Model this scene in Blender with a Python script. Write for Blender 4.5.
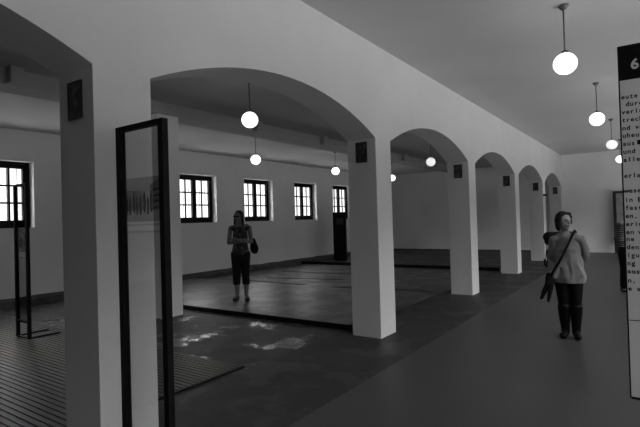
import bpy, bmesh, math, random
from mathutils import Vector, Matrix, noise

for o in list(bpy.data.objects):
    bpy.data.objects.remove(o)
C = bpy.context.scene.collection
SC = bpy.context.scene
PI = math.pi

# ------------------------------------------------------------------ camera
cam = bpy.data.cameras.new('camera'); cam_o = bpy.data.objects.new('camera', cam); C.objects.link(cam_o)
EYE = 1.6
f_px, yaw, pitch, roll = 475.715, math.radians(34.975), math.radians(0.732), math.radians(-1.672)
cam.sensor_width = 36; cam.lens = f_px / 640 * 36; cam.clip_end = 200
F = Vector((-math.sin(yaw) * math.cos(pitch), math.cos(yaw) * math.cos(pitch), math.sin(pitch)))
R = Vector((math.cos(yaw), math.sin(yaw), 0)); U = R.cross(F)
R2 = R * math.cos(roll) + U * math.sin(roll); U2 = -R * math.sin(roll) + U * math.cos(roll)
M = Matrix((R2, U2, -F)).transposed().to_4x4(); M.translation = Vector((0, 0, EYE))
cam_o.matrix_world = M
SC.camera = cam_o

# ------------------------------------------------------------------ world, daylight, exposure
SC.view_settings.view_transform = 'Standard'; SC.view_settings.look = 'None'
SC.view_settings.gamma = 1; SC.view_settings.use_curve_mapping = False
SC.view_settings.exposure = 0.0
w = bpy.data.worlds.new('world'); SC.world = w; w.use_nodes = True
# bright pale ground, duller band of buildings and trees around the horizon, bright overcast sky above
_nt = w.node_tree; _tc = _nt.nodes.new('ShaderNodeTexCoord'); _sp = _nt.nodes.new('ShaderNodeSeparateXYZ'); _cr = _nt.nodes.new('ShaderNodeValToRGB')
_nt.links.new(_tc.outputs['Generated'], _sp.inputs[0])
_mr = _nt.nodes.new('ShaderNodeMapRange'); _mr.inputs[1].default_value = -1; _mr.inputs[2].default_value = 1
_nt.links.new(_sp.outputs[2], _mr.inputs[0]); _nt.links.new(_mr.outputs[0], _cr.inputs[0])
_e = _cr.color_ramp.elements
_e[0].position = .42; _e[0].color = (.62, .62, .62, 1); _e[1].position = .68; _e[1].color = (1, 1, 1, 1)
for _p, _v in ((.47, .16), (.57, .17)):
    _x = _e.new(_p); _x.color = (_v, _v, _v, 1)
_nt.links.new(_cr.outputs[0], _nt.nodes['Background'].inputs[0])
_nt.nodes['Background'].inputs[1].default_value = 12.2

# room numbers (metres): X across, Y along the corridor, Z up
AX = -2.993          # corridor face of the arcade
AW = 0.435           # thickness of the arcade
Y1, S, P = 1.714, 3.895, 0.439
ZS, ZC = 2.67, 3.06  # springing and crown
H1, H2 = 3.93, 3.70  # corridor and hall ceilings
YE, YB = 21.45, -4.2
XW, XR = -11.0, 1.5
BX = -6.83           # face of the inner beam
WZ0, WZ1 = 1.61, 3.03

def portal(x, y, z, sx, sy, dirx):
    l = bpy.data.lights.new('window_daylight', 'AREA'); l.shape = 'RECTANGLE'; l.size = sx; l.size_y = sy
    l.energy = 1; l.cycles.is_portal = True
    o = bpy.data.objects.new('window_daylight', l); C.objects.link(o)
    o.location = (x, y, z); o.rotation_euler = (0, -PI / 2 if dirx > 0 else PI / 2, 0)
LEFT_WIN = [-1.1, 1.55, 4.195, 6.83, 9.475, 12.125, 14.80, 17.43]
RIGHT_WIN = [0.75, 3.4, 6.05, 8.7, 11.35, 14.0, 16.65, 19.3]  # unseen corridor windows, enlarged for light; the nearest added to brighten the text board
RZ0, RZ1, RWID = 1.1, 3.3, 1.7
for yc in LEFT_WIN: portal(XW - 0.35, yc, (WZ0 + WZ1) / 2, WZ1 - WZ0, 1.43, 1)
for yc in RIGHT_WIN: portal(XR + 0.5, yc, (RZ0 + RZ1) / 2, RZ1 - RZ0, RWID, -1)


# ------------------------------------------------------------------ materials
def mat(name, v, rough=0.8, spec=0.4, metal=0, noise_amt=0, noise_scale=3, bump=0, bump_scale=40, stretch=(1, 1, 1), coords='Object'):
    m = bpy.data.materials.new(name); m.use_nodes = True
    nt = m.node_tree; b = nt.nodes['Principled BSDF']
    c = (v, v, v, 1)
    b.inputs['Base Color'].default_value = c; b.inputs['Roughness'].default_value = rough
    b.inputs['Specular IOR Level'].default_value = spec; b.inputs['Metallic'].default_value = metal
    tc = nt.nodes.new('ShaderNodeTexCoord'); mp = nt.nodes.new('ShaderNodeMapping')
    mp.inputs['Scale'].default_value = stretch
    nt.links.new(tc.outputs[coords], mp.inputs[0])
    if True:
        n = nt.nodes.new('ShaderNodeTexNoise'); n.inputs['Scale'].default_value = noise_scale; n.inputs['Detail'].default_value = 5
        nt.links.new(mp.outputs[0], n.inputs['Vector'])
        r = nt.nodes.new('ShaderNodeMapRange'); r.inputs[1].default_value = .3; r.inputs[2].default_value = .7
        r.inputs[3].default_value = v * (1 - noise_amt - .02); r.inputs[4].default_value = v * (1 + noise_amt + .02)
        nt.links.new(n.outputs[0], r.inputs[0]); nt.links.new(r.outputs[0], b.inputs['Base Color'])
    if bump:
        n2 = nt.nodes.new('ShaderNodeTexNoise'); n2.inputs['Scale'].default_value = bump_scale
        nt.links.new(mp.outputs[0], n2.inputs['Vector'])
        bp = nt.nodes.new('ShaderNodeBump'); bp.inputs['Strength'].default_value = bump; bp.inputs['Distance'].default_value = .01
        nt.links.new(n2.outputs[0], bp.inputs['Height']); nt.links.new(bp.outputs[0], b.inputs['Normal'])
    return m

def math_node(nt, op, a, b=None, c=None):
    n = nt.nodes.new('ShaderNodeMath'); n.operation = op
    for i, x in enumerate((a, b, c)):
        if x is None: continue
        if isinstance(x, (int, float)): n.inputs[i].default_value = x
        else: nt.links.new(x, n.inputs[i])
    return n.outputs[0]

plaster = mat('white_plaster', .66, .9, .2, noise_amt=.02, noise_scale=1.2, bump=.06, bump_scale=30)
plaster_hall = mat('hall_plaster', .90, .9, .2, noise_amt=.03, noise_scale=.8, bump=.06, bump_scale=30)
ceil_m = mat('ceiling_paint', .60, .9, .2, noise_amt=.02, noise_scale=.7)
ceil_hall = mat('hall_ceiling_paint', .60, .9, .2, noise_amt=.03, noise_scale=.7)
beam_m = mat('grey_beam_paint', .42, .9, .2, noise_amt=.04)
black = mat('black_metal', .005, .55, .12)
frame_dark = mat('dark_window_paint', .008, .6, .15)
skirt_m = mat('rough_dark_kerb', .09, .85, .2, noise_amt=.35, noise_scale=4, bump=.4)
corr_floor = mat('corridor_screed', .047, .42, .4, noise_amt=.06, noise_scale=.6, bump=.03, bump_scale=14)

def floor_mat(name, v, rlo, rhi, amt, sc, wet=None, bump=.15, pale=0, offs=(0, 0, 0)):
    m = mat(name, v, rhi, .45, noise_amt=amt, noise_scale=sc, bump=bump, bump_scale=9)
    nt = m.node_tree; b = nt.nodes['Principled BSDF']
    tc = [n for n in nt.nodes if n.type == 'TEX_COORD'][0]
    n = nt.nodes.new('ShaderNodeTexNoise'); n.inputs['Scale'].default_value = 1.6; n.inputs['Detail'].default_value = 8.2
    n.inputs['Roughness'].default_value = .65
    mpp = nt.nodes.new('ShaderNodeMapping'); mpp.inputs['Location'].default_value = offs; nt.links.new(tc.outputs['Object'], mpp.inputs[0]); nt.links.new(mpp.outputs[0], n.inputs['Vector'])
    r = nt.nodes.new('ShaderNodeMapRange'); r.inputs[1].default_value = .50 if wet is None else wet; r.inputs[2].default_value = r.inputs[1].default_value + .07
    r.inputs[3].default_value = rhi; r.inputs[4].default_value = rlo
    nt.links.new(n.outputs[0], r.inputs[0]); nt.links.new(r.outputs[0], b.inputs['Roughness'])
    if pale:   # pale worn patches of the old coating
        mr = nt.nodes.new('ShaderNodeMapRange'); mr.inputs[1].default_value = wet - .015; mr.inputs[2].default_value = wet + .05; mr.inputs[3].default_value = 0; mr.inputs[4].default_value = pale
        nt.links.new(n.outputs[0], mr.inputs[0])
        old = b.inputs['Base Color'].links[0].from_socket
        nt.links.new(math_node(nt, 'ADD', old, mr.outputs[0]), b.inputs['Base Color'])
    return m
dark_floor = floor_mat('old_dark_concrete', .024, .48, .60, .35, 1.1)
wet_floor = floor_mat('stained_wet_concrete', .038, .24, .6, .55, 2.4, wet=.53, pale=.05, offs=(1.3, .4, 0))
plat_floor = floor_mat('smooth_platform_screed', .034, .33, .42, .2, 1.0, wet=.48, bump=.05)
rough_floor = floor_mat('broken_old_floor', .065, .34, .52, .35, 3, bump=.3)
slat_m = mat('dark_wood_slats', .045, .45, .4, noise_amt=.35, noise_scale=6, stretch=(.3, 4, 1))

def glass_mat(name, tint=1.0, gloss=.08):
    m = bpy.data.materials.new(name); m.use_nodes = True; nt = m.node_tree; nt.nodes.clear()
    out = nt.nodes.new('ShaderNodeOutputMaterial'); mx = nt.nodes.new('ShaderNodeMixShader')
    t = nt.nodes.new('ShaderNodeBsdfTransparent'); t.inputs[0].default_value = (tint, tint, tint, 1)
    g = nt.nodes.new('ShaderNodeBsdfGlossy'); g.inputs['Roughness'].default_value = .03
    lw = nt.nodes.new('ShaderNodeLayerWeight'); lw.inputs[0].default_value = .5
    fa = math_node(nt, 'MULTIPLY_ADD', math_node(nt, 'POWER', lw.outputs['Facing'], 5), .6, .03)
    nt.links.new(fa, mx.inputs[0]); nt.links.new(t.outputs[0], mx.inputs[1]); nt.links.new(g.outputs[0], mx.inputs[2])
    nt.links.new(mx.outputs[0], out.inputs[0]); return m
pane_glass = glass_mat('window_glass', .97)
panel_glass = glass_mat('display_glass', .80)

def print_mat(name, v, alpha):
    m = bpy.data.materials.new(name); m.use_nodes = True; nt = m.node_tree
    b = nt.nodes['Principled BSDF']; b.inputs['Base Color'].default_value = (v, v, v, 1); b.inputs['Roughness'].default_value = .6
    b.inputs['Alpha'].default_value = alpha; return m

def emit_mat(name, v, s):
    m = bpy.data.materials.new(name); m.use_nodes = True; b = m.node_tree.nodes['Principled BSDF']
    b.inputs['Base Color'].default_value = (.8, .8, .8, 1); b.inputs['Roughness'].default_value = .3
    b.inputs['Emission Color'].default_value = (v, v, v, 1); b.inputs['Emission Strength'].default_value = s; return m

# ------------------------------------------------------------------ mesh helpers
def obj(name, bm, m, parent=None, smooth=False):
    me = bpy.data.meshes.new(name); bmesh.ops.recalc_face_normals(bm, faces=bm.faces[:]); bm.to_mesh(me); bm.free()
    if smooth:
        for p in me.polygons: p.use_smooth = True
    if m: me.materials.append(m)
    o = bpy.data.objects.new(name, me); C.objects.link(o); o.parent = parent
    return o

def tag(o, label, cat, group=None, kind=None):
    o['label'] = label; o['category'] = cat
    if group: o['group'] = group
    if kind: o['kind'] = kind
    return o

def thing(name, label, cat, loc=(0, 0, 0), rz=0, group=None):
    o = bpy.data.objects.new(name, None); C.objects.link(o); o.location = loc; o.rotation_euler = (0, 0, rz); o.empty_display_size = .1
    return tag(o, label, cat, group)

def bx(bm, x0, x1, y0, y1, z0, z1, bev=0):
    r = bmesh.ops.create_cube(bm, size=1)
    for v in r['verts']:
        v.co = Vector(((x0 + x1) / 2 + v.co.x * (x1 - x0), (y0 + y1) / 2 + v.co.y * (y1 - y0), (z0 + z1) / 2 + v.co.z * (z1 - z0)))
    if bev:
        es = list({e for v in r['verts'] for e in v.link_edges})
        bmesh.ops.bevel(bm, geom=es, offset=bev, segments=2, profile=.7, affect='EDGES')
    return bm
def box(x0, x1, y0, y1, z0, z1, bev=0): return bx(bmesh.new(), x0, x1, y0, y1, z0, z1, bev)

def tube(bm, pts, r, n=10, caps=True):
    pts = [Vector(p) for p in pts]; rings = []
    rs = r if isinstance(r, (list, tuple)) else [r] * len(pts)
    for i, p in enumerate(pts):
        d = (pts[min(i + 1, len(pts) - 1)] - pts[max(i - 1, 0)]).normalized()
        a = d.orthogonal().normalized() if abs(d.z) > .95 else Vector((0, 0, 1)).cross(d).normalized()
        if abs(d.z) > .95: a = Vector((1, 0, 0)) - d * d.x; a.normalize()
        b = d.cross(a)
        rings.append([bm.verts.new(p + (a * math.cos(t) + b * math.sin(t)) * rs[i]) for t in [2 * PI * k / n for k in range(n)]])
    for A, B in zip(rings, rings[1:]):
        for k in range(n): bm.faces.new((A[k], A[(k + 1) % n], B[(k + 1) % n], B[k]))
    if caps:
        bm.faces.new(rings[0][::-1]); bm.faces.new(rings[-1])
    return bm

def lathe(bm, prof, n=24, at=(0, 0, 0)):
    rings = []
    for r, z in prof:
        if r < 1e-5: rings.append([bm.verts.new((at[0], at[1], at[2] + z))])
        else: rings.append([bm.verts.new((at[0] + r * math.cos(2 * PI * k / n), at[1] + r * math.sin(2 * PI * k / n), at[2] + z)) for k in range(n)])
    for A, B in zip(rings, rings[1:]):
        for k in range(n):
            a = A[k % len(A)]; a2 = A[(k + 1) % len(A)]; b = B[k % len(B)]; b2 = B[(k + 1) % len(B)]
            vs = []
            for v in (a, a2, b2, b):
                if v not in vs: vs.append(v)
            if len(vs) > 2: bm.faces.new(vs)
    return bm

def copy_tree(o, parent=None):
    c = o.copy(); C.objects.link(c); c.parent = parent
    for ch in [q for q in bpy.data.objects if q.parent == o]: copy_tree(ch, c)
    return c

def struct(name, bm, m, label=None, cat=None):
    o = obj(name, bm, m); o['kind'] = 'structure'
    if label: o['label'] = label; o['category'] = cat
    return o

# ------------------------------------------------------------------ structure: floors
XC = -2.37     # edge of corridor screed
XG = -3.66     # edge of the wet area and platforms
YP, YP2, PZ = 5.82, 13.85, .07
struct('floor_corridor', box(XC, XR, YB, YE, -.2, 0), corr_floor, 'smooth mid grey screed floor of the corridor right of the arches', 'floor')
struct('floor_arcade', box(XG, XC, YB, YE, -.2, 0), dark_floor, 'dark old concrete floor strip under the row of arches', 'floor')
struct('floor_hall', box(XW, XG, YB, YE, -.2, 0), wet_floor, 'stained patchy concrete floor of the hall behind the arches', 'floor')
struct('floor_platform', box(XW + .3, XG - .0, YP + .03, 8.9, 0.001, PZ), plat_floor, 'smooth raised floor slab on which the woman with folded arms stands', 'floor')
struct('floor_old', box(XW + .3, XG, 8.9, YP2, -.05, .004), rough_floor, 'rough old floor behind the smooth slab', 'floor')
struct('floor_rear', box(XW + .3, XG, YP2 + .08, YE, -.05, .004), dark_floor, 'dark floor at the far end of the hall', 'floor')
struct('trim_1', box(XW + .3, XG + .10, YP, YP + .03, .001, PZ + .004), black, 'black steel edge of the near raised slab', 'floor edge')
struct('trim_2', box(XW + .42, XG + .06, YP2, YP2 + .08, 0, .10), black, 'low black sill across the hall floor near the far end', 'floor edge')
# kerb along the window wall, broken upper edge
bm = bmesh.new(); N = 240; rnd = random.Random(3)
prev = None
for i in range(N + 1):
    y = YB + (YE - YB) * i / N
    wv = .40 + .05 * noise.noise(Vector((y * .9, 0, 0))) + .025 * noise.noise(Vector((y * 5, 3, 0)))
    zt = .15 + .02 * noise.noise(Vector((y * 2.1, 7, 0)))
    q = [bm.verts.new(c) for c in ((XW, y, 0), (XW + wv + .02, y, 0), (XW + wv, y, zt - .03), (XW, y, zt))]
    if prev:
        for k in range(3): bm.faces.new((prev[k], prev[k + 1], q[k + 1], q[k]))
    prev = q
struct('baseboard_left', bm, skirt_m, 'dark rough kerb along the foot of the window wall', 'baseboard')
struct('baseboard_far', box(XW, AX - AW, YE - .04, YE, 0, .06), skirt_m, 'dark skirting at the foot of the far hall wall', 'baseboard')

# ------------------------------------------------------------------ structure: walls
def wall_x(name, x0, x1, ya, yb, z0, z1, openings, oz0, oz1, m, label):
    bm = bmesh.new()
    bx(bm, x0, x1, ya, yb, z0, oz0); bx(bm, x0, x1, ya, yb, oz1, z1)
    y = ya
    for (a, b) in openings:
        bx(bm, x0, x1, y, a, oz0, oz1); y = b
    bx(bm, x0, x1, y, yb, oz0, oz1)
    bmesh.ops.remove_doubles(bm, verts=bm.verts[:], dist=1e-5)
    return struct(name, bm, m, label, 'wall')
wall_x('wall_left', XW - .34, XW, YB, YE, 0, H2, [(c - .715, c + .715) for c in LEFT_WIN], WZ0, WZ1, plaster_hall, 'long plastered hall wall with the row of barred windows')
wall_x('wall_right', XR, XR + .5, YB, YE, 0, H1, [(c - RWID / 2, c + RWID / 2) for c in RIGHT_WIN], RZ0, RZ1, plaster, 'plastered outer corridor wall')
struct('wall_far', box(XW - .5, XR + .5, YE, YE + .3, 0, H1 + .2), plaster_hall, 'plain plastered wall closing the far end', 'wall')
struct('wall_back', box(XW - .5, XR + .5, YB - .3, YB, 0, H1 + .2), plaster, 'plain plastered wall behind the camera', 'wall')
struct('ceiling_corridor', box(AX - AW, XR + .5, YB - .3, YE, H1, H1 + .2), ceil_m, 'pale flat corridor ceiling', 'ceiling')
struct('ceiling_hall', box(XW - .5, AX - AW, YB - .3, YE, H2, H2 + .43), ceil_hall, 'flat lower ceiling of the hall', 'ceiling')

# arcade: spandrel wall over the arches, then one pillar for each pier
def ypil(k): return Y1 + (k - 1) * S
bm = bmesh.new(); prof = []
half = (S - P) / 2; rise = ZC - ZS; RR = (half * half + rise * rise) / (2 * rise)
K0 = 0
prof.append((YB, ZS))
NA = 36
for k in range(K0 - 1, 6):
    a, b = ypil(k) + P, ypil(k + 1); c = (a + b) / 2
    for i in range(NA + 1):
        y = a + (b - a) * i / NA
        if y < YB + .01 or y > YE - .001: continue
        prof.append((y, ZC - RR + math.sqrt(RR * RR - (y - c) ** 2)))
prof.append((YE, ZS))
cols = []
for (y, z) in prof:
    cols.append([bm.verts.new((AX, y, z)), bm.verts.new((AX, y, H1)), bm.verts.new((AX - AW, y, H1)), bm.verts.new((AX - AW, y, z))])
for A, B in zip(cols, cols[1:]):
    for k in range(4): bm.faces.new((A[k], A[(k + 1) % 4], B[(k + 1) % 4], B[k]))
bm.faces.new(cols[0]); bm.faces.new(cols[-1][::-1])
struct('wall_arcade', bm, plaster, 'white plastered wall above the row of arches', 'wall')
place = {0: 'white square pillar left of the picture', 1: 'nearest white pillar, behind the tall glass panel', 2: 'second white pillar of the arcade, standing whole in mid picture',
         3: 'third white pillar of the arcade, right of the large one', 4: 'fourth white pillar of the arcade', 5: 'fifth arcade pillar, just left of the woman in grey', 6: 'last arcade pier against the far wall'}
for k in range(0, 7):
    ya, yb = ypil(k), min(ypil(k) + P, YE)
    if k == 6: ya, yb = ypil(6), YE
    if yb - ya < .02: continue
    struct('pillar', box(AX - AW, AX, ya, yb, 0, ZS), plaster, place[k], 'pillar')
struct('pillar', box(BX - .44, BX, 5.03, 5.47, 0, 3.48), plaster_hall, 'white pillar under the hall beam, seen right of the glass panel', 'pillar')
struct('beam', box(BX - .44, BX, YB, YE, 3.48, H2), beam_m, 'long low beam running under the hall ceiling', 'beam')
for i, yy in enumerate((.35, 2.74, 7.40, 9.86, 12.3, 14.6, 17.0)):
    o = struct('beam_bracket', box(BX, BX + .13, yy, yy + .16, 3.485, H2), beam_m)
    tag(o, 'small square block projecting from the hall beam', 'bracket', 'blocks along the hall beam', 'structure')

# ------------------------------------------------------------------ windows
def make_window(n, yc, xin, sgn, wid, z0, z1, bars=True, label=None):
    # xin: room face of the frame, sgn: +1 the room lies at larger X
    root = bpy.data.objects.new('window_%d' % n, None); C.objects.link(root); root.location = (xin, yc, z0)
    root['kind'] = 'structure'
    if label: root['label'] = label; root['category'] = 'window'
    h = z1 - z0; hw = wid / 2
    d = .07
    bm = bmesh.new(); fw = .10
    X0, X1 = (-d, 0) if sgn > 0 else (0, d)
    bx(bm, X0, X1, -hw, -hw + fw, 0, h); bx(bm, X0, X1, hw - fw, hw, 0, h)
    bx(bm, X0, X1, -hw + fw, hw - fw, h - fw, h); bx(bm, X0, X1, -hw + fw, hw - fw, 0, fw)
    obj('window_frame', bm, frame_dark, root)
    for s in (-1, 1):
        a, b = (-hw + fw, 0) if s < 0 else (0, hw - fw)
        bm = bmesh.new(); t = .045
        Xa, Xb = (X0 + .015, X1 + .02) if sgn > 0 else (X0 - .02, X1 - .015)
        bx(bm, Xa, Xb, a, a + (t if s < 0 else .075), fw, h - fw); bx(bm, Xa, Xb, b - (.075 if s < 0 else t), b, fw, h - fw)
        bx(bm, Xa, Xb, a + t, b - t, fw, fw + t + .02); bx(bm, Xa, Xb, a + t, b - t, h - fw - t, h - fw)
        gi0, gi1 = a + .048, b - .048; zi0, zi1 = fw + t + .02, h - fw - t
        m = (gi0 + gi1) / 2; Xm = (Xa + Xb) / 2
        bx(bm, Xm - .015, Xm + .015, m - .021, m + .021, zi0, zi1)
        for q in (1, 2):
            z = zi0 + (zi1 - zi0) * q / 3; bx(bm, Xm - .016, Xm + .016, gi0 - .01, gi1 + .01, z - .02, z + .02)
        sash = obj('sash', bm, frame_dark, root)
        bm = bmesh.new(); bx(bm, Xm - .003, Xm + .003, gi0 - .01, gi1 + .01, zi0 - .01, zi1 + .01)
        obj('pane', bm, pane_glass, sash)
        if s > 0: obj('handle', box(X1 if sgn > 0 else X0 - .05, (X1 + .05) if sgn > 0 else X0, -.012, .012, h * .46, h * .56, .003), frame_dark, sash)
    if bars:
        bm = bmesh.new()
        for q in range(1, 7):
            y = -hw + wid * q / 7; xx = -.11
            tube(bm, [(xx, y, 0), (xx, y, h)], .010, 6)
        obj('bars', bm, bar_m, root)
    # sloping sill
    return root
WR = PI / 2
bar_m = mat('weathered_iron_bars', .12, .7, .2)
wl = {3: 'window at the left edge of the picture behind the small glass stand', 4: 'barred window just right of the hall pillar', 5: 'barred window right of the standing woman with folded arms',
      6: 'barred window halfway along the wall, left of the black stele', 7: 'barred window above the black stele'}
n = 0
for i, yc in enumerate(LEFT_WIN):
    n += 1
    make_window(n, yc, XW - .20, 1, 1.43, WZ0, WZ1, True, wl.get(i, None))
for yc in RIGHT_WIN:
    n += 1
    make_window(n, yc, XR + .22, -1, RWID, RZ0, RZ1, False)

# ------------------------------------------------------------------ pendant lamps
globe_on = emit_mat('lit_opal_glass', 1, 2.5)
globe_dim = emit_mat('dim_opal_glass', 1, .78)
lamp_metal = mat('grey_lamp_metal', .10, .4, .5)
def make_lamp(zc, ceil, loc, label, group, dim=False, r=.124):
    t = thing('pendant_lamp', label, 'lamp', (loc[0], loc[1], ceil), 0, group)
    bm = lathe(bmesh.new(), [(0, 0), (.055, 0), (.055, -.012), (.042, -.03), (.03, -.045), (.016, -.05), (0, -.05)], 20)
    obj('canopy', bm, lamp_metal, t, True)
    gz = zc - ceil
    rod = obj('rod', tube(bmesh.new(), [(0, 0, -.04), (0, 0, gz + r)], .008, 8), lamp_metal, t, True)
    obj('globe_collar', lathe(bmesh.new(), [(0, gz + r * .9), (.04, gz + r * .9), (.04, gz + r + .012), (.012, gz + r + .03), (0, gz + r + .03)], 16), lamp_metal, rod, True)
    pr = [(r * math.cos(a), gz + r * .96 * math.sin(a)) for a in [math.radians(q) for q in range(-90, 91, 10)]]
    pr[0] = (0, pr[0][1]); pr[-1] = (0, pr[-1][1])
    obj('glass_globe', lathe(bmesh.new(), pr, 28), globe_dim if dim else globe_on, t, True)
    return t
gc = 'globe lamps over the corridor'
make_lamp(3.27, H1, (-.755, 5.97), 'largest globe pendant lamp, nearest on the corridor ceiling', gc)
make_lamp(3.27, H1, (-.775, 9.93), 'second globe pendant lamp along the corridor ceiling', gc)
make_lamp(3.28, H1, (-.80, 14.1), 'dim third globe pendant lamp along the corridor ceiling', gc, True)
make_lamp(3.28, H1, (-.82, 18.3), 'fourth corridor globe lamp, cut by the edge of the text board', gc)
gh = 'globe lamps in the hall'
make_lamp(3.06, H2, (-4.70, 5.03), 'larger of the globe lamps seen through the wide arch', gh, r=.118)
make_lamp(3.10, H2, (-4.97, 12.5), 'globe pendant lamp hanging in the arch right of the large mid pillar', gh, True)
make_lamp(3.12, H2, (-7.97, 8.70), 'small globe pendant lamp below the hall beam, second from left in the wide arch', gh)
make_lamp(3.10, H2, (-8.07, 12.45), 'globe pendant lamp above the black stele near the far window', gh)
make_lamp(3.10, H2, (-8.07, 16.38), 'globe pendant lamp half hidden by the right edge of the large pillar', gh)

# ------------------------------------------------------------------ pictures on the pillars
def picture_mat(seed):
    m = bpy.data.materials.new('faded_dark_photograph'); m.use_nodes = True; nt = m.node_tree; b = nt.nodes['Principled BSDF']
    tc = nt.nodes.new('ShaderNodeTexCoord'); mp = nt.nodes.new('ShaderNodeMapping'); mp.inputs['Location'].default_value = (seed * 3.1, seed, seed * 2)
    n = nt.nodes.new('ShaderNodeTexNoise'); n.inputs['Scale'].default_value = 16; n.inputs['Detail'].default_value = 3
    r = nt.nodes.new('ShaderNodeMapRange'); r.inputs[1].default_value = .45; r.inputs[2].default_value = .65; r.inputs[3].default_value = .012; r.inputs[4].default_value = .10
    nt.links.new(tc.outputs['Object'], mp.inputs[0]); nt.links.new(mp.outputs[0], n.inputs['Vector'])
    nt.links.new(n.outputs[0], r.inputs[0]); nt.links.new(r.outputs[0], b.inputs['Base Color']); b.inputs['Roughness'].default_value = .5
    return m
pic_lab = {1: 'dark photograph plate on the nearest pillar at upper left', 2: 'dark photograph plate high on the large mid pillar', 3: 'dark photograph plate on the third pillar',
           4: 'small dark photograph plate on the fourth pillar', 5: 'small dark photograph plate on the fifth pillar', 6: 'tiny dark photograph plate at the last pier by the far wall'}
for k in range(1, 7):
    y = min(ypil(k), YE - 1e-3) if k < 6 else ypil(6)
    xa, xb = -3.292, -3.122
    za, zb = (2.333, 2.59) if k == 1 else (2.355, 2.63)
    t = thing('photograph_plate', pic_lab[k], 'picture', ((xa + xb) / 2, y, za), 0, 'photograph plates on the pillars')
    hw = (xb - xa) / 2; h = zb - za
    obj('print', box(-hw + .012, hw - .012, -.011, -.009, .012, h - .012), picture_mat(k), t)
    bm = bmesh.new()
    bx(bm, -hw, hw, -.009, 0, 0, h)
    bx(bm, -hw, -hw + .012, -.015, -.009, 0, h); bx(bm, hw - .012, hw, -.015, -.009, 0, h); bx(bm, -hw + .012, hw - .012, -.015, -.009, 0, .012); bx(bm, -hw + .012, hw - .012, -.015, -.009, h - .012, h)
    obj('picture_frame', bm, mat('dark_picture_frame', .02, .5), t)

# ------------------------------------------------------------------ tall glass display stands
pr_dark = print_mat('dark_print', .02, .75); pr_mid = print_mat('mid_print', .06, .42); pr_light = print_mat('pale_print', .4, .22)
def glass_stand(loc, wid, label, flip=1, seed=1, zp=(1.55, 2.0), st=.045):
    # origin at floor, under the middle; the glass stands in the XZ plane, feet run to +Y
    t = thing('glass_display_stand', label, 'display panel', loc, 0, 'tall glass display stands')
    h = 2.245; hw = wid / 2; d = .045; zr = .27
    bm = bmesh.new()
    bx(bm, -hw, -hw + st, -d / 2, d / 2, 0, h, .003); bx(bm, hw - st, hw, -d / 2, d / 2, 0, h, .003)
    obj('frame', bm, black, t)
    obj('top_rail', box(-hw + st, hw - st, -d / 2, d / 2, h - .03, h), black, t)
    obj('bottom_rail', box(-hw + st, hw - st, -d / 2, d / 2, zr - .03, zr), black, t)
    obj('base_bar', box(-hw + st, hw - st, -d / 2, d / 2, 0, .035), black, t)
    for s in (-1, 1):
        x = s * (hw - st / 2)
        obj('foot', box(x - st / 2, x + st / 2, d / 2, d / 2 + .40, 0, .035, .003), black, t)
    obj('glass_pane', box(-hw + st - .004, hw - st + .004, -.004, .004, zr, h - .03), panel_glass, t)
    # printed old photograph on the pane: pale houses behind a crowd of dark figures
    rnd = random.Random(seed); x0, x1 = -hw + st, hw - st; z0, z1 = zp; W = x1 - x0; HH = z1 - z0
    def poly(bm, pts, y):
        bm.faces.new([bm.verts.new((p[0], y, p[1])) for p in pts])
    bm = bmesh.new(); y = -.0052
    poly(bm, [(x0, z0), (x1, z0), (x1, z1), (x0, z1)], y)
    obj('printed_photograph', bm, pr_mid, t)
    bm = bmesh.new(); y = -.0056
    poly(bm, [(x1, z0 + HH * .25), (x1, z0 + HH * .97), (x1 - W * .28, z0 + HH * .80), (x1 - W * .30, z0 + HH * .25)], y)
    poly(bm, [(x0, z0 + HH * .25), (x0 + W * .62, z0 + HH * .25), (x0 + W * .62, z0 + HH * .62), (x0 + W * .45, z0 + HH * .70), (x0, z0 + HH * .74)], y - .0002)
    obj('printed_houses', bm, pr_mid, t)
    bm = bmesh.new(); y = -.0062
    for i in range(8):
        cx = x0 + W * (.10 + .092 * i + .02 * rnd.random()); fh = HH * (.40 + .10 * rnd.random()); fw = W * .034; zb = z0 + HH * (.14 + .08 * rnd.random()); y -= .0001
        poly(bm, [(cx - fw * .7, zb), (cx + fw * .7, zb), (cx + fw, zb + fh * .55), (cx + fw * .9, zb + fh * .80), (cx + fw * .45, zb + fh * .84), (cx + fw * .5, zb + fh * .93), (cx + fw * .25, zb + fh), (cx - fw * .25, zb + fh), (cx - fw * .5, zb + fh * .93), (cx - fw * .45, zb + fh * .84), (cx - fw * .9, zb + fh * .80), (cx - fw, zb + fh * .55)], y)
    for k in range(4):
        xx = x0 + W * (.80 + .0 * k); zz = z0 + HH * (.28 + .13 * k); poly(bm, [(xx, zz), (x1 - .004, zz + .006), (x1 - .004, zz + .02), (xx, zz + .014)], -.006)
    obj('printed_figures', bm, pr_dark, t)
    bm = bmesh.new(); y = -.0064
    for i in range(2):
        zz = z0 - HH * (.10 + .15 * i); poly(bm, [(x0 + .01, zz), (x1 - .01, zz), (x1 - .01, zz + HH * .05), (x0 + .01, zz + HH * .05)], y)
    obj('printed_caption', bm, pr_light, t)
    return t
glass_stand((-2.655, 1.83, 0), .49, 'tall narrow glass panel in a black frame in front of the nearest pillar', seed=4, zp=(1.62, 1.90), st=.045)
glass_stand((-7.53, 3.18, 0), .40, 'distant narrow glass panel on black feet by the left window', seed=9, zp=(1.25, 1.60), st=.045)

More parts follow.
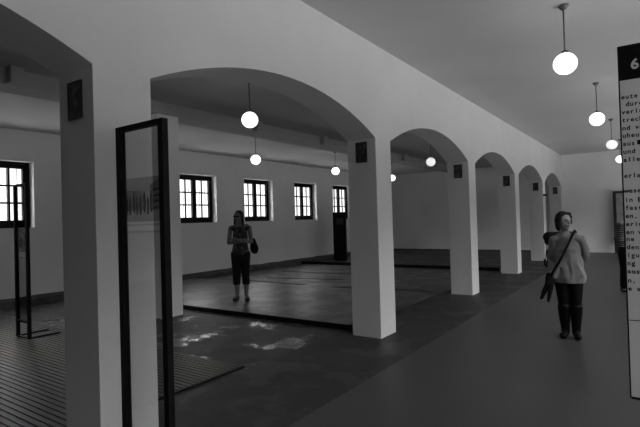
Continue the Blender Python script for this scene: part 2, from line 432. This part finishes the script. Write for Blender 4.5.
# ------------------------------------------------------------------ text board at the right edge
def lettering(lines, m, parent, name, size, pitch, y, mono=True):
    col = []
    bmall = bmesh.new()
    dg = bpy.context.evaluated_depsgraph_get()
    cache = {}
    def glyph(ch):
        if ch in cache: return cache[ch]
        cu = bpy.data.curves.new('g', 'FONT'); cu.body = ch; cu.size = size; cu.align_x = 'CENTER'; cu.offset = size * .028
        cu.resolution_u = 3
        o = bpy.data.objects.new('g', cu); C.objects.link(o); dg.update()
        me = bpy.data.meshes.new_from_object(o.evaluated_get(dg)); cache[ch] = me
        bpy.data.objects.remove(o); bpy.data.curves.remove(cu); return me
    for (x, z, s) in lines:
        for i, ch in enumerate(s):
            if ch == ' ': continue
            me = glyph(ch); n0 = len(bmall.verts); bmall.from_mesh(me); bmall.verts.ensure_lookup_table()
            for v in bmall.verts[n0:]:
                v.co = Vector((x + (i + .5) * pitch + v.co.x, y, z + v.co.y))
    return obj(name, bmall, m, parent)
TY = 2.126
tb = thing('text_board', 'tall grey text board with black header reading 6. at the right edge', 'information board', (-.092, TY, 0))
BW = .95
board_m = mat('matt_grey_board', .50, .6, .3, noise_amt=.02, noise_scale=5)
ink = mat('black_ink', .004, .7, .1); white_ink = mat('pale_ink', .5, .6, .2)
obj('board', box(.004, BW - .004, 0, .012, .904, 2.216), board_m, tb)
hd = obj('header', box(.004, BW - .004, -.001, 0, 2.090, 2.216), ink, tb)
bm = bmesh.new()
bx(bm, 0, .005, -.003, .015, .90, 2.22); bx(bm, BW - .005, BW, -.003, .015, .90, 2.22); bx(bm, .005, BW - .005, -.003, .015, .895, .903); bx(bm, .005, BW - .005, -.003, .015, 2.215, 2.22)
obj('edging', bm, black, tb)
obj('divider_line', box(.006, .12, -.0012, 0, 1.188, 1.191), ink, tb)
lettering([(.043, 2.128, '6.')], white_ink, hd, 'header_number', .052, .021, -.0016)
rows = [(98.5, 'eute 6'), (106, ' durc'), (113.5, 'verlan'), (121.5, 'trecht'), (129.5, 'nd ve'), (137, 'uheut'), (153, 'und'), (161, 'alle'), (177, 'erlau'),
        (201, 'in B'), (209, 'fest'), (217, 'en,'), (225, 'erin'), (233, 'en w'), (240, 'ne J'), (248, 'den'), (256, 'igun'), (264, 'ng'), (272, 'aus'), (281, 'n,'), (289, 'e a')]
def z_at(v): return 2.221 - (v - 47) / (397 - 47) * (2.221 - .90)
for v, t_ in rows + [(145, 'aus'), (192, 'weser')]:
    lettering([(.006, z_at(v) - .007, t_)], ink, tb, 'text_line', .0238, .0135, -.0008)
obj('struck_out_words', box(.052, .092, -.0012, 0, z_at(145) - .007, z_at(145) + .010), ink, tb)
bm = bmesh.new(); bx(bm, BW / 2 - .03, BW / 2 + .03, .014, .06, 0.01, 2.1)
obj('post', bm, black, tb); obj('base_plate', box(BW / 2 - .25, BW / 2 + .25, -.12, .2, 0, .012, .003), black, tb)

# second framed panel deeper in the corridor
PX2 = -1.23
fp = thing('framed_display_panel', 'dark framed display panel behind the text board beside the striped visitor', 'display panel', (PX2, 21.2, 0))
bm = bmesh.new(); PW = 1.4
bx(bm, 0, .10, -.04, .04, 0, 2.35); bx(bm, PW - .10, PW, -.04, .04, 0, 2.35); bx(bm, .10, PW - .10, -.04, .04, 2.26, 2.35); bx(bm, .10, PW - .10, -.04, .04, .5, .58)
obj('frame', bm, mat('dark_panel_frame', .03, .5), fp)
obj('display_sheet', box(.10, PW - .10, -.01, .01, .58, 2.26), mat('mottled_grey_sheet', .30, .6, noise_amt=.25, noise_scale=5), fp)

# ------------------------------------------------------------------ floor grating (slatted duckboard)
bm = bmesh.new(); gx0, gx1, gy0, gy1 = -9.6, -3.72, -1.2, 3.83
pitch = .062; y = gy1 - .05
while y > gy0 + .1:
    bx(bm, gx0 + .03, gx1 - .03, y - .045, y, .006, .016); y -= pitch
for x in (-9.4, -8.3, -7.2, -6.1, -5.0, -3.9): bx(bm, x - .03, x + .03, gy0, gy1 - .04, .001, .006)
g = obj('floor_grating', bm, slat_m); tag(g, 'wide slatted floor grating at lower left of the hall', 'floor grating')
eb = bmesh.new(); bx(eb, gx1 - .03, gx1, gy0, gy1 - .035, .001, .018)
obj('edge_strip', eb, black, g)

# ------------------------------------------------------------------ traces in the old floor
trace_m = mat('dark_floor_joint', .015, .7, .2)
def strip(pts, wd, zt, label):
    bm = bmesh.new(); pts = [Vector((p[0], p[1], 0)) for p in pts]; L = []
    for i, p in enumerate(pts):
        d = (pts[min(i + 1, len(pts) - 1)] - pts[max(i - 1, 0)]).normalized(); nrm = Vector((-d.y, d.x, 0)) * wd / 2
        L.append([bm.verts.new(p + nrm + Vector((0, 0, zt - .004))), bm.verts.new(p + nrm + Vector((0, 0, zt + .006))), bm.verts.new(p - nrm + Vector((0, 0, zt + .006))), bm.verts.new(p - nrm + Vector((0, 0, zt - .004)))])
    for A, B in zip(L, L[1:]):
        for k in range(4): bm.faces.new((A[k], A[(k + 1) % 4], B[(k + 1) % 4], B[k]))
    bm.faces.new(L[0]); bm.faces.new(L[-1][::-1])
    o = obj('floor_joint', bm, trace_m); return tag(o, label, 'floor joint', 'dark lines in the old floor', 'structure')
strip([(-9.3, 9.45), (-8.2, 9.42), (-7.1, 9.38)], .10, .004, 'dark line in the floor just right of the woman with folded arms')
strip([(-8.9, 10.1), (-7.8, 10.35), (-6.7, 10.6)], .10, .004, 'second dark line in the floor beneath the far windows')
strip([(-9.6, 11.6), (-7.6, 11.7), (-6.0, 11.6)], .10, .004, 'third dark line across the old floor in front of the stele')
strip([(-6.9, 8.9), (-5.4, 9.6), (-3.9, 9.6)], .10, .004, 'dark line in the floor behind the large pillar')

# ------------------------------------------------------------------ black stele
SX, SY = -9.88, 15.42
t = thing('information_stele', 'tall black information stele below the last window', 'stele', (SX, SY, .004), math.radians(20))
sb = obj('body', box(-.24, .24, -.11, .11, .03, 1.86, .008), black, t)
obj('plinth', box(-.22, .22, -.10, .10, 0, .03), black, t)
obj('screen', box(-.10, .16, -.113, -.11, 1.38, 1.62), mat('dull_screen', .03, .4), sb)

# small sensor box on the fifth pillar
so = obj('sensor_box', box(AX, AX + .12, ypil(5) + .02, ypil(5) + .1, 2.17, 2.23, .006), black); tag(so, 'tiny dark sensor box projecting from the fifth pillar', 'sensor')

# ------------------------------------------------------------------ people
def capsule(bm, p0, r0, p1, r1, n=14, flat=1.0, rings=5):
    p0 = Vector(p0); p1 = Vector(p1); d = p1 - p0; L = d.length
    d = d / L if L > 1e-6 else Vector((0, 0, 1))
    xa = Vector((1, 0, 0)) - d * d.x
    if xa.length < .2: xa = Vector((0, 1, 0)) - d * d.y
    xa.normalize(); ya = d.cross(xa)
    R_ = []
    def ring(c, r, off):
        R_.append([bm.verts.new(c + d * off + xa * (r * math.cos(2 * PI * k / n)) + ya * (r * flat * math.sin(2 * PI * k / n))) for k in range(n)])
    top = bm.verts.new(p0 - d * r0); 
    for i in range(1, rings + 1):
        a = PI / 2 * i / rings; ring(p0, r0 * math.sin(a), -r0 * math.cos(a))
    for i in range(rings, 0, -1):
        a = PI / 2 * i / rings; ring(p1, r1 * math.sin(a), r1 * math.cos(a))
    bot = bm.verts.new(p1 + d * r1)
    for k in range(n):
        bm.faces.new((top, R_[0][(k + 1) % n], R_[0][k])); bm.faces.new((bot, R_[-1][k], R_[-1][(k + 1) % n]))
    for A, B in zip(R_, R_[1:]):
        for k in range(n): bm.faces.new((A[k], A[(k + 1) % n], B[(k + 1) % n], B[k]))
def ell(bm, c, r, n=16):
    q = bmesh.ops.create_uvsphere(bm, u_segments=n, v_segments=n // 2 + 2, radius=1)
    for v in q['verts']: v.co = Vector((c[0] + v.co.x * r[0], c[1] + v.co.y * r[1], c[2] + v.co.z * r[2]))
def blob(name, prims, m, parent, voxel=.009, it=4):
    """one continuous surface grown over tapered limbs and rounded masses"""
    bm = bmesh.new()
    for p in prims:
        if p[0] == 'e': ell(bm, p[1], p[2])
        else: capsule(bm, *p[1:])
    me = bpy.data.meshes.new(name); bm.to_mesh(me); bm.free()
    o = bpy.data.objects.new(name, me); C.objects.link(o)
    rm = o.modifiers.new('r', 'REMESH'); rm.mode = 'VOXEL'; rm.voxel_size = voxel
    sm = o.modifiers.new('s', 'SMOOTH'); sm.factor = .5; sm.iterations = it
    dg = bpy.context.evaluated_depsgraph_get(); dg.update()
    me2 = bpy.data.meshes.new_from_object(o.evaluated_get(dg)); o.modifiers.clear(); o.data = me2; me2.name = name
    bpy.data.meshes.remove(me)
    for p in me2.polygons: p.use_smooth = True
    me2.materials.clear(); me2.materials.append(m); o.parent = parent
    return o
def chain(pts, rs, flat=1.0): return [('c', pts[i], rs[i], pts[i + 1], rs[i + 1], 14, flat) for i in range(len(pts) - 1)]

skin = mat('skin', .26, .55, .4, noise_amt=.05, noise_scale=8)
hair = mat('dark_hair', .012, .7, .15, noise_amt=.4, noise_scale=30, stretch=(3, 3, .4))
eye_m = mat('dark_eye', .02, .2); lip_m = mat('lip', .12, .5)

def hand(w, d, up, curl=.6, s=1.0, side=1):
    """palm, four unequal bent fingers and a thumb; w wrist, d direction, up back of hand"""
    w = Vector(w); d = Vector(d).normalized(); up = Vector(up); up = (up - d * up.dot(d)).normalized(); sd = d.cross(up) * side
    P_ = [('c', w, .024 * s, w + d * .075 * s, .030 * s, 12, .55)]
    P_ += [('c', w + d * .045 * s + sd * .018 * s, .014 * s, w + d * .075 * s + sd * .026 * s, .012 * s, 10, 1), ('c', w + d * .045 * s - sd * .018 * s, .014 * s, w + d * .075 * s - sd * .026 * s, .012 * s, 10, 1)]
    for i, (off, L) in enumerate(((-.030, .068), (-.010, .078), (.010, .072), (.030, .056))):
        a = w + d * .08 * s + sd * off * s; b = a + (d * math.cos(curl * .5) - up * math.sin(curl * .5)) * L * .5 * s
        c = b + (d * math.cos(curl * 1.4) - up * math.sin(curl * 1.4)) * L * .5 * s
        P_ += [('c', a, .0095 * s, b, .0088 * s, 8, 1), ('c', b, .0088 * s, c, .0075 * s, 8, 1)]
    a = w + d * .025 * s - sd * .026 * s; b = a + (d * .7 - sd * .7).normalized() * .034 * s; c = b + (d * .95 - sd * .2 - up * .2).normalized() * .03 * s
    P_ += [('c', a, .012 * s, b, .011 * s, 8, 1), ('c', b, .011 * s, c, .009 * s, 8, 1)]
    return P_

def rotz(v, a, c):
    x, y = v[0] - c[0], v[1] - c[1]; return (c[0] + x * math.cos(a) - y * math.sin(a), c[1] + x * math.sin(a) + y * math.cos(a), v[2])
def head_prims(hc, turn, k=1.0):
    hx, hy, hz = hc
    L = [('e', hc, (.074 * k, .092 * k, .108 * k))]
    def q(x, y, z): return rotz((hx + x * k, hy + y * k, hz + z * k), turn, hc)
    L += [('c', q(0, -.035, -.05), .055 * k, q(0, -.052, -.085), .030 * k, 12, 1),
          ('c', q(0, -.085, .012), .010 * k, q(0, -.104, -.022), .014 * k, 8, 1),
          ('c', q(-.03, -.078, .022), .014 * k, q(.03, -.078, .022), .014 * k, 8, 1),
          ('c', q(-.072, .005, -.02), .010 * k, q(-.076, .010, .018), .013 * k, 8, 1), ('c', q(.072, .005, -.02), .010 * k, q(.076, .010, .018), .013 * k, 8, 1),
          ('c', q(-.018, -.086, -.052), .010 * k, q(.018, -.086, -.052), .010 * k, 8, 1)]
    return L, q
def face(parent, q, k=1.0, glasses=False):
    for s in (-1, 1):
        bm = bmesh.new(); c = q(s * .031, -.085, .003); ell(bm, c, (.012 * k, .010 * k, .007 * k), 10); obj('eye', bm, eye_m, parent, True)
    bm = bmesh.new(); capsule(bm, q(-.02, -.093, -.053), .005 * k, q(.02, -.093, -.053), .005 * k, 8); obj('mouth', bm, lip_m, parent, True)
    for s in (-1, 1):
        bm = bmesh.new(); capsule(bm, q(s * .018, -.088, .026), .004 * k, q(s * .046, -.078, .026), .003 * k, 6)
        obj('eyebrow', bm, hair, parent, True)
    if glasses:
        bm = bmesh.new()
        for s in (-1, 1):
            capsule(bm, q(s * .018, -.102, .004), .017 * k, q(s * .045, -.094, .004), .016 * k, 10)
            capsule(bm, q(s * .058, -.085, .008), .004 * k, q(s * .078, .01, .012), .004 * k, 6)
        obj('sunglasses', bm, eye_m, parent, True)

# --- woman in the grey shirt (stands in the corridor)
wr = thing('person', 'person in a loose grey shirt and tall black boots, standing in the corridor', 'person', (-.915, 6.84, 0), math.radians(6))
hc = (-.030, -.01, 1.490); turn = math.radians(38)
hp, q = head_prims(hc, turn, 1.06)
shL, shR = (-.155, 0, 1.255), (.163, 0, 1.255)
body = hp + chain([(0, 0, .80), (0, .0, .98), (0, 0, 1.10), (.0, 0, 1.22)], [.135, .105, .112, .112], .68)
body += chain([shL, (0, 0, 1.285), shR], [.048, .075, .048], .8)
body += chain([(-.02, .012, 1.27), (-.030, .005, 1.41)], [.058, .052])
for s in (-1, 1):
    hip = (s * .080, 0, .80); kn = (s * .070 + .005, -.02, .44); an = (s * .062 + .005, .02, .085)
    body += chain([hip, kn, an], [.088, .052, .034]); body += chain([an, (s * .083, -.075, .035)], [.030, .020], .8)
body += chain([shL, (-.192, .085, 1.02), (-.06, .17, .90)], [.044, .036, .027]) + chain([shR, (.200, .085, 1.02), (.07, .18, .89)], [.044, .036, .027])
body += hand((-.06, .17, .90), (1, .15, -.25), (0, 1, 0)) + hand((.07, .18, .89), (-1, .1, -.35), (0, 1, 0), side=-1)
blob('body', body, skin, wr, .0085, 3)
face(wr, q, 1.06)
def shirt_mat(name, v, **k): return mat(name, v, .85, .2, noise_amt=.10, noise_scale=7, bump=.9, bump_scale=10, **k)
blob('hair', [('e', q(0, .026, .028), (.092, .096, .100)), ('c', q(-.080, .006, .03), .028, q(-.082, .012, -.075), .024, 10, 1), ('c', q(.078, .02, .03), .024, q(.078, .035, -.06), .022, 10, 1),
              ('c', q(0, .07, 0), .072, q(0, .075, -.075), .055, 12, 1), ('c', q(-.055, -.030, .078), .034, q(.050, -.025, .080), .032, 10, 1), ('c', q(-.076, -.035, .045), .024, q(-.084, -.022, -.055), .022, 10, 1), ('c', q(.070, -.035, .05), .018, q(.078, -.02, -.03), .016, 10, 1)], hair, wr, .008, 3)
sh = chain([(.01, .0, .76), (.01, 0, .92), (0, 0, 1.06), (0, -.0, 1.21)], [.196, .170, .152, .130], .66)
sh += chain([(-.150, 0, 1.255), (0, 0, 1.275), (.160, 0, 1.255)], [.054, .070, .054], .85)
sh += [('c', (-.06, -.050, 1.12), .052, (.06, -.050, 1.12), .052, 12, 1), ('c', (-.10, .0, 1.285), .045, (-.03, .01, 1.325), .045, 10, 1), ('c', (.10, 0, 1.285), .045, (.0, .01, 1.325), .045, 10, 1)]
sh += chain([(-.155, 0, 1.25), (-.196, .075, 1.04), (-.12, .14, .95)], [.055, .050, .044]) + chain([(.163, 0, 1.25), (.205, .075, 1.04), (.13, .15, .94)], [.055, .050, .044])
# soft hanging folds and creases of the cloth
sh += [('c', (-.10, -.095, .98), .014, (-.15, -.095, .78), .030, 8, 1), ('c', (.03, -.100, .98), .014, (.05, -.110, .78), .026, 8, 1), ('c', (.10, -.08, .98), .014, (.155, -.075, .80), .030, 8, 1),
       ('c', (-.12, -.085, .92), .016, (.04, -.105, .87), .016, 8, 1)]
SHo = blob('shirt', sh, shirt_mat('grey_shirt', .17), wr, .0095, 4)
for v in SHo.data.vertices:      # straight hem
    if v.co.z < .70: v.co.z = .70
    v.co.x += .005 * math.sin(v.co.z * 34 + v.co.y * 20); v.co.y += .006 * math.sin(v.co.x * 38 + v.co.z * 15)
trou = mat('black_leggings', .005, .85, .1)
lg = chain([(0, 0, .80), (0, 0, .76)], [.135, .125], .72)
for s in (-1, 1):
    lg += chain([(s * .080, 0, .78), (s * .070 + .005, -.02, .44), (s * .066 + .005, 0, .32)], [.098, .066, .056])
blob('leggings', lg, trou, wr, .009, 3)
boot_m = mat('black_leather_boots', .005, .5, .10)
for s in (-1, 1):
    ox = .005
    blob('boot', chain([(s * .070 + ox, -.015, .39), (s * .068 + ox, 0, .28), (s * .062 + ox, .02, .10), (s * .064 + ox, .02, .05)], [.076, .070, .052, .052]) +
         chain([(s * .064 + ox, .02, .045), (s * .085 + ox, -.12, .036)], [.050, .044], .9) + [('c', (s * .064 + ox, .04, .03), .03, (s * .064 + ox, .04, .032), .032, 10, 1)], boot_m, wr, .009, 2)
strap_m = mat('black_strap', .006, .7, .15)
bm = bmesh.new()
tube(bm, [(.10, .07, 1.34), (.088, -.02, 1.365), (.055, -.095, 1.29), (-.02, -.155, 1.13), (-.10, -.145, .96), (-.185, -.11, .82), (-.21, -.06, .75)], .016, 8)
obj('bag_strap', bm, strap_m, wr, True)
hb = blob('shoulder_bag', [('c', (-.225, -.06, .79), .040, (-.215, -.07, .70), .060, 12, .8), ('c', (-.22, -.07, .69), .052, (-.25, -.08, .62), .036, 10, .8)], strap_m, None, .009, 3)
hb.location = wr.location; hb.rotation_euler = wr.rotation_euler; tag(hb, 'small black shoulder bag at the hip of the person in grey', 'bag')
sc = blob('folded_umbrella', chain([(-.235, -.11, .70), (-.275, -.115, .60), (-.315, -.12, .50)], [.028, .032, .020]), strap_m, None, .008, 2)
sc2 = blob('scarf', chain([(-.19, -.15, .68), (-.215, -.15, .58), (-.235, -.15, .47)], [.026, .03, .018]), strap_m, None, .008, 2)
for o_, l_, c_ in ((sc, 'dark folded umbrella slanting down from the shoulder bag', 'umbrella'), (sc2, 'dark scarf end hanging under the shoulder bag', 'scarf')):
    o_.location = wr.location; o_.rotation_euler = wr.rotation_euler; tag(o_, l_, c_)

# --- woman with folded arms (hall platform)
wl_ = thing('person', 'person with folded arms and cropped trousers, standing on the hall platform', 'person', (-6.64, 6.74, PZ), math.radians(38)); wl_.scale = (1.02, 1.02, 1.02)
K = 1.045
hc = (-.02, -.01, 1.60); hp, q = head_prims(hc, math.radians(-22), 1.0)
body = hp + chain([(0, 0, .90), (0, 0, 1.08), (0, 0, 1.20), (0, 0, 1.35)], [.150, .112, .125, .115], .68)
body += chain([(-.165, 0, 1.395), (0, 0, 1.41), (.165, 0, 1.395)], [.050, .075, .050], .85) + chain([(0, .01, 1.40), (-.02, 0, 1.52)], [.055, .048])
for s in (-1, 1):
    kn = (s * .085, -.015, .49); an = (s * .090, .02, .085); hip = (s * .085, 0, .90)
    body += chain([hip, kn, (s * .088, .02, .34), an], [.095, .056, .054, .034]) + chain([an, (s * .115, -.07, .035)], [.030, .020], .75)
body += chain([(-.175, 0, 1.385), (-.215, -.03, 1.11), (.03, -.185, 1.125)], [.046, .040, .027]) + chain([(.175, 0, 1.385), (.215, -.04, 1.12), (-.02, -.215, 1.165)], [.046, .040, .027])
body += hand((.03, -.185, 1.125), (1, .25, .12), (0, -1, 0)) + hand((-.02, -.215, 1.165), (-1, .25, .0), (0, -1, 0), side=-1)
blob('body', body, mat('tanned_skin', .15, .55, .4), wl_, .0085, 3)
face(wl_, q, 1.0, True)
blob('hair', [('e', q(0, .022, .02), (.092, .097, .110)), ('c', q(-.076, .01, .03), .028, q(-.086, .0, -.17), .024, 10, 1), ('c', q(.076, .01, .03), .028, q(.092, .0, -.17), .024, 10, 1),
              ('c', q(0, .07, 0), .068, q(0, .085, -.17), .055, 12, 1)], mat('brown_hair', .022, .7, .15), wl_, .009, 3)
tp_m = bpy.data.materials.new('patterned_top'); tp_m.use_nodes = True; nt = tp_m.node_tree
tc = nt.nodes.new('ShaderNodeTexCoord'); vo = nt.nodes.new('ShaderNodeTexVoronoi'); vo.inputs['Scale'].default_value = 16
rr = nt.nodes.new('ShaderNodeMapRange'); rr.inputs[1].default_value = .25; rr.inputs[2].default_value = .5; rr.inputs[3].default_value = .09; rr.inputs[4].default_value = .018
nt.links.new(tc.outputs['Object'], vo.inputs['Vector']); nt.links.new(vo.outputs['Distance'], rr.inputs[0]); nt.links.new(rr.outputs[0], nt.nodes['Principled BSDF'].inputs['Base Color']); nt.nodes['Principled BSDF'].inputs['Roughness'].default_value = .85
top = chain([(0, 0, .93), (0, 0, 1.06), (0, 0, 1.20), (0, 0, 1.33)], [.168, .140, .148, .130], .72) + [('c', (-.07, -.07, 1.26), .062, (.07, -.07, 1.26), .062, 12, 1)]
top += chain([(-.155, 0, 1.385), (0, .0, 1.395), (.155, 0, 1.385)], [.058, .075, .058], .88)
blob('sleeveless_top', top, tp_m, wl_, .0095, 4)
cp = chain([(0, 0, .95), (0, 0, .86)], [.150, .150], .75)
for s in (-1, 1): cp += chain([(s * .088, 0, .88), (s * .086, -.015, .50), (s * .088, .01, .335)], [.102, .076, .074])
cpo = blob('cropped_trousers', cp, mat('dark_cropped_trousers', .012, .8, .1, bump=.6, bump_scale=8), wl_, .009, 3)
for v in cpo.data.vertices:
    if v.co.z < .30: v.co.z = .30
shoe_m = mat('black_shoe', .010, .5)
for s in (-1, 1):
    blob('shoe', chain([(s * .090, .03, .04), (s * .122, -.11, .034)], [.048, .044], .95) + [('c', (s * .090, .035, .03), .032, (s * .125, -.115, .025), .030, 10, 1)], shoe_m, wl_, .008, 2)
bgx = blob('handbag', [('c', (.235, .10, 1.13), .05, (.255, .10, .98), .085, 14, .7), ('c', (.265, .04, .93), .07, (.25, .15, .94), .08, 12, .8)], strap_m, None, .009, 3)
bgx.scale = wl_.scale; bgx.location = wl_.location; bgx.rotation_euler = wl_.rotation_euler
tag(bgx, 'dark handbag hanging at the side of the person with folded arms', 'bag')
obj('strap', tube(bmesh.new(), [(.23, .10, 1.14), (.165, .06, 1.42), (.13, .0, 1.45), (.15, -.05, 1.38), (.23, .0, 1.14)], .012, 8), strap_m, bgx, True)

# --- visitor in stripes reading at the right edge
ws = thing('person', 'person in a striped top seen from the side, partly hidden by the text board', 'person', (-.50, 11.1, 0), math.radians(100))
hc = (0, -.20, 1.49); hp, q = head_prims(hc, 0, 1.0)
body = hp + chain([(0, 0, .86), (0, 0, 1.04), (0, 0, 1.28)], [.140, .115, .120], .7) + chain([(-.17, 0, 1.33), (0, 0, 1.34), (.17, 0, 1.33)], [.05, .075, .05], .85) + chain([(0, -.03, 1.34), (0, -.16, 1.44)], [.055, .05])
for s in (-1, 1):
    body += chain([(s * .08, 0, .86), (s * .08, -.01, .47), (s * .08, .02, .08)], [.09, .056, .036]) + chain([(s * .08, .02, .07), (s * .10, -.12, .032)], [.036, .028], .8)
body += chain([(-.18, 0, 1.32), (-.23, .08, 1.04), (-.12, -.13, 1.02)], [.046, .04, .028]) + chain([(.18, 0, 1.32), (.23, .08, 1.04), (.12, -.13, 1.02)], [.046, .04, .028])
body += hand((-.12, -.13, 1.02), (.8, -.5, .1), (0, 0, 1)) + hand((.12, -.13, 1.02), (-.8, -.5, .1), (0, 0, 1), side=-1)
blob('body', body, skin, ws, .010, 3); face(ws, q)
blob('hair', [('e', q(0, .03, .02), (.092, .09, .108)), ('c', q(0, .06, 0), .06, q(0, .07, -.1), .05, 12, 1)], hair, ws, .010, 3)
st_m = bpy.data.materials.new('striped_knit'); st_m.use_nodes = True; nt = st_m.node_tree
tc = nt.nodes.new('ShaderNodeTexCoord'); sp = nt.nodes.new('ShaderNodeSeparateXYZ'); nt.links.new(tc.outputs['Object'], sp.inputs[0])
a_ = math_node(nt, 'FRACT', math_node(nt, 'MULTIPLY', sp.outputs[2], 24)); b_ = math_node(nt, 'GREATER_THAN', a_, .7)
rr = nt.nodes.new('ShaderNodeMapRange'); rr.inputs[3].default_value = .02; rr.inputs[4].default_value = .22; nt.links.new(b_, rr.inputs[0]); nt.links.new(rr.outputs[0], nt.nodes['Principled BSDF'].inputs['Base Color']); nt.nodes['Principled BSDF'].inputs['Roughness'].default_value = .9
tp = chain([(0, 0, .88), (0, 0, 1.04), (0, 0, 1.26)], [.160, .145, .138], .78) + chain([(-.165, 0, 1.31), (0, 0, 1.325), (.165, 0, 1.31)], [.062, .075, .062], .88)
for s in (-1, 1): tp += chain([(s * .18, 0, 1.30), (s * .235, .08, 1.04), (s * .15, -.08, 1.02)], [.060, .054, .044])
blob('striped_top', tp, st_m, ws, .010, 4)
tr = chain([(0, 0, .88), (0, 0, .82)], [.145, .14], .78)
for s in (-1, 1): tr += chain([(s * .082, 0, .84), (s * .08, -.01, .47), (s * .08, .02, .11)], [.10, .070, .050])
blob('trousers', tr, trou, ws, .010, 3)
for s in (-1, 1): blob('shoe', chain([(s * .08, .03, .042), (s * .10, -.13, .034)], [.042, .034], .9), shoe_m, ws, .009, 2)

# --- visitor behind the large pillar (an elbow shows)
HX, HY = -9.20, 15.84
wh = thing('person', 'person in dark clothes almost hidden behind the large mid pillar', 'person', (HX, HY, .004), math.radians(120))
hc = (0, -.02, 1.55); hp, q = head_prims(hc, 0, 1.0)
body = hp + chain([(0, 0, .90), (0, 0, 1.08), (0, 0, 1.32)], [.140, .115, .120], .7) + chain([(-.17, 0, 1.36), (0, 0, 1.37), (.17, 0, 1.36)], [.05, .075, .05], .85) + chain([(0, 0, 1.37), (0, -.01, 1.49)], [.055, .05])
for s in (-1, 1):
    body += chain([(s * .09, 0, .90), (s * .09, -.01, .49), (s * .10, .02, .08)], [.09, .056, .036]) + chain([(s * .10, .02, .07), (s * .12, -.12, .032)], [.036, .028], .8)
    body += chain([(s * .18, 0, 1.34), (s * .30, .08, 1.10), (s * .12, -.03, .98)], [.046, .04, .028]) + hand((s * .12, -.03, .98), (-s * .3, -.6, -.5), (s, 0, .2), side=s)
blob('body', body, skin, wh, .011, 3); face(wh, q)
blob('hair', [('e', q(0, .03, .02), (.090, .09, .106))], hair, wh, .010, 3)
jk = chain([(0, 0, .92), (0, 0, 1.08), (0, 0, 1.30)], [.160, .145, .140], .78) + chain([(-.165, 0, 1.34), (0, 0, 1.355), (.165, 0, 1.34)], [.062, .075, .062], .88)
for s in (-1, 1): jk += chain([(s * .18, 0, 1.33), (s * .31, .08, 1.10), (s * .16, -.01, 1.0)], [.062, .056, .046])
blob('jacket', jk, mat('dark_jacket', .03, .8), wh, .011, 4)
tr = chain([(0, 0, .90), (0, 0, .84)], [.145, .14], .78)
for s in (-1, 1): tr += chain([(s * .09, 0, .88), (s * .09, -.01, .49), (s * .10, .02, .11)], [.10, .070, .050])
blob('trousers', tr, trou, wh, .011, 3)
for s in (-1, 1): blob('shoe', chain([(s * .10, .03, .042), (s * .12, -.13, .034)], [.042, .034], .9), shoe_m, wh, .010, 2)

# --- dark pushchair behind the woman in grey
pc = thing('pushchair', 'dark hooded pushchair half hidden behind the person in grey', 'pushchair', (-2.42, 15.6, 0), math.radians(15))
hood_m = mat('black_canvas', .012, .8, .2)
blob('hood', [('c', (-.16, 0, .88), .16, (.16, 0, .88), .16, 14, 1), ('c', (-.16, .1, .75), .12, (.16, .1, .75), .12, 14, 1)], hood_m, pc, .015, 4)
blob('seat', [('c', (-.16, -.02, .45), .07, (.16, -.02, .45), .07, 12, 1), ('c', (0, .10, .45), .16, (0, .16, .8), .17, 12, .5)], hood_m, pc, .015, 4)
bm = bmesh.new()
for s in (-1, 1): tube(bm, [(s * .24, -.30, .12), (s * .23, .05, .55), (s * .21, .30, .90), (s * .20, .34, .94)], .013, 8); tube(bm, [(s * .24, .28, .12), (s * .23, .05, .50)], .012, 8)
tube(bm, [(-.20, .34, .94), (.20, .34, .94)], .015, 8)
obj('chassis', bm, black, pc, True)
for sx in (-1, 1):
    for yy in (-.30, .28):
        bm = bmesh.new(); tube(bm, [(sx * .27 - .02, yy, .10), (sx * .27 + .02, yy, .10)], .10, 20); obj('wheel', bm, black, pc, True)
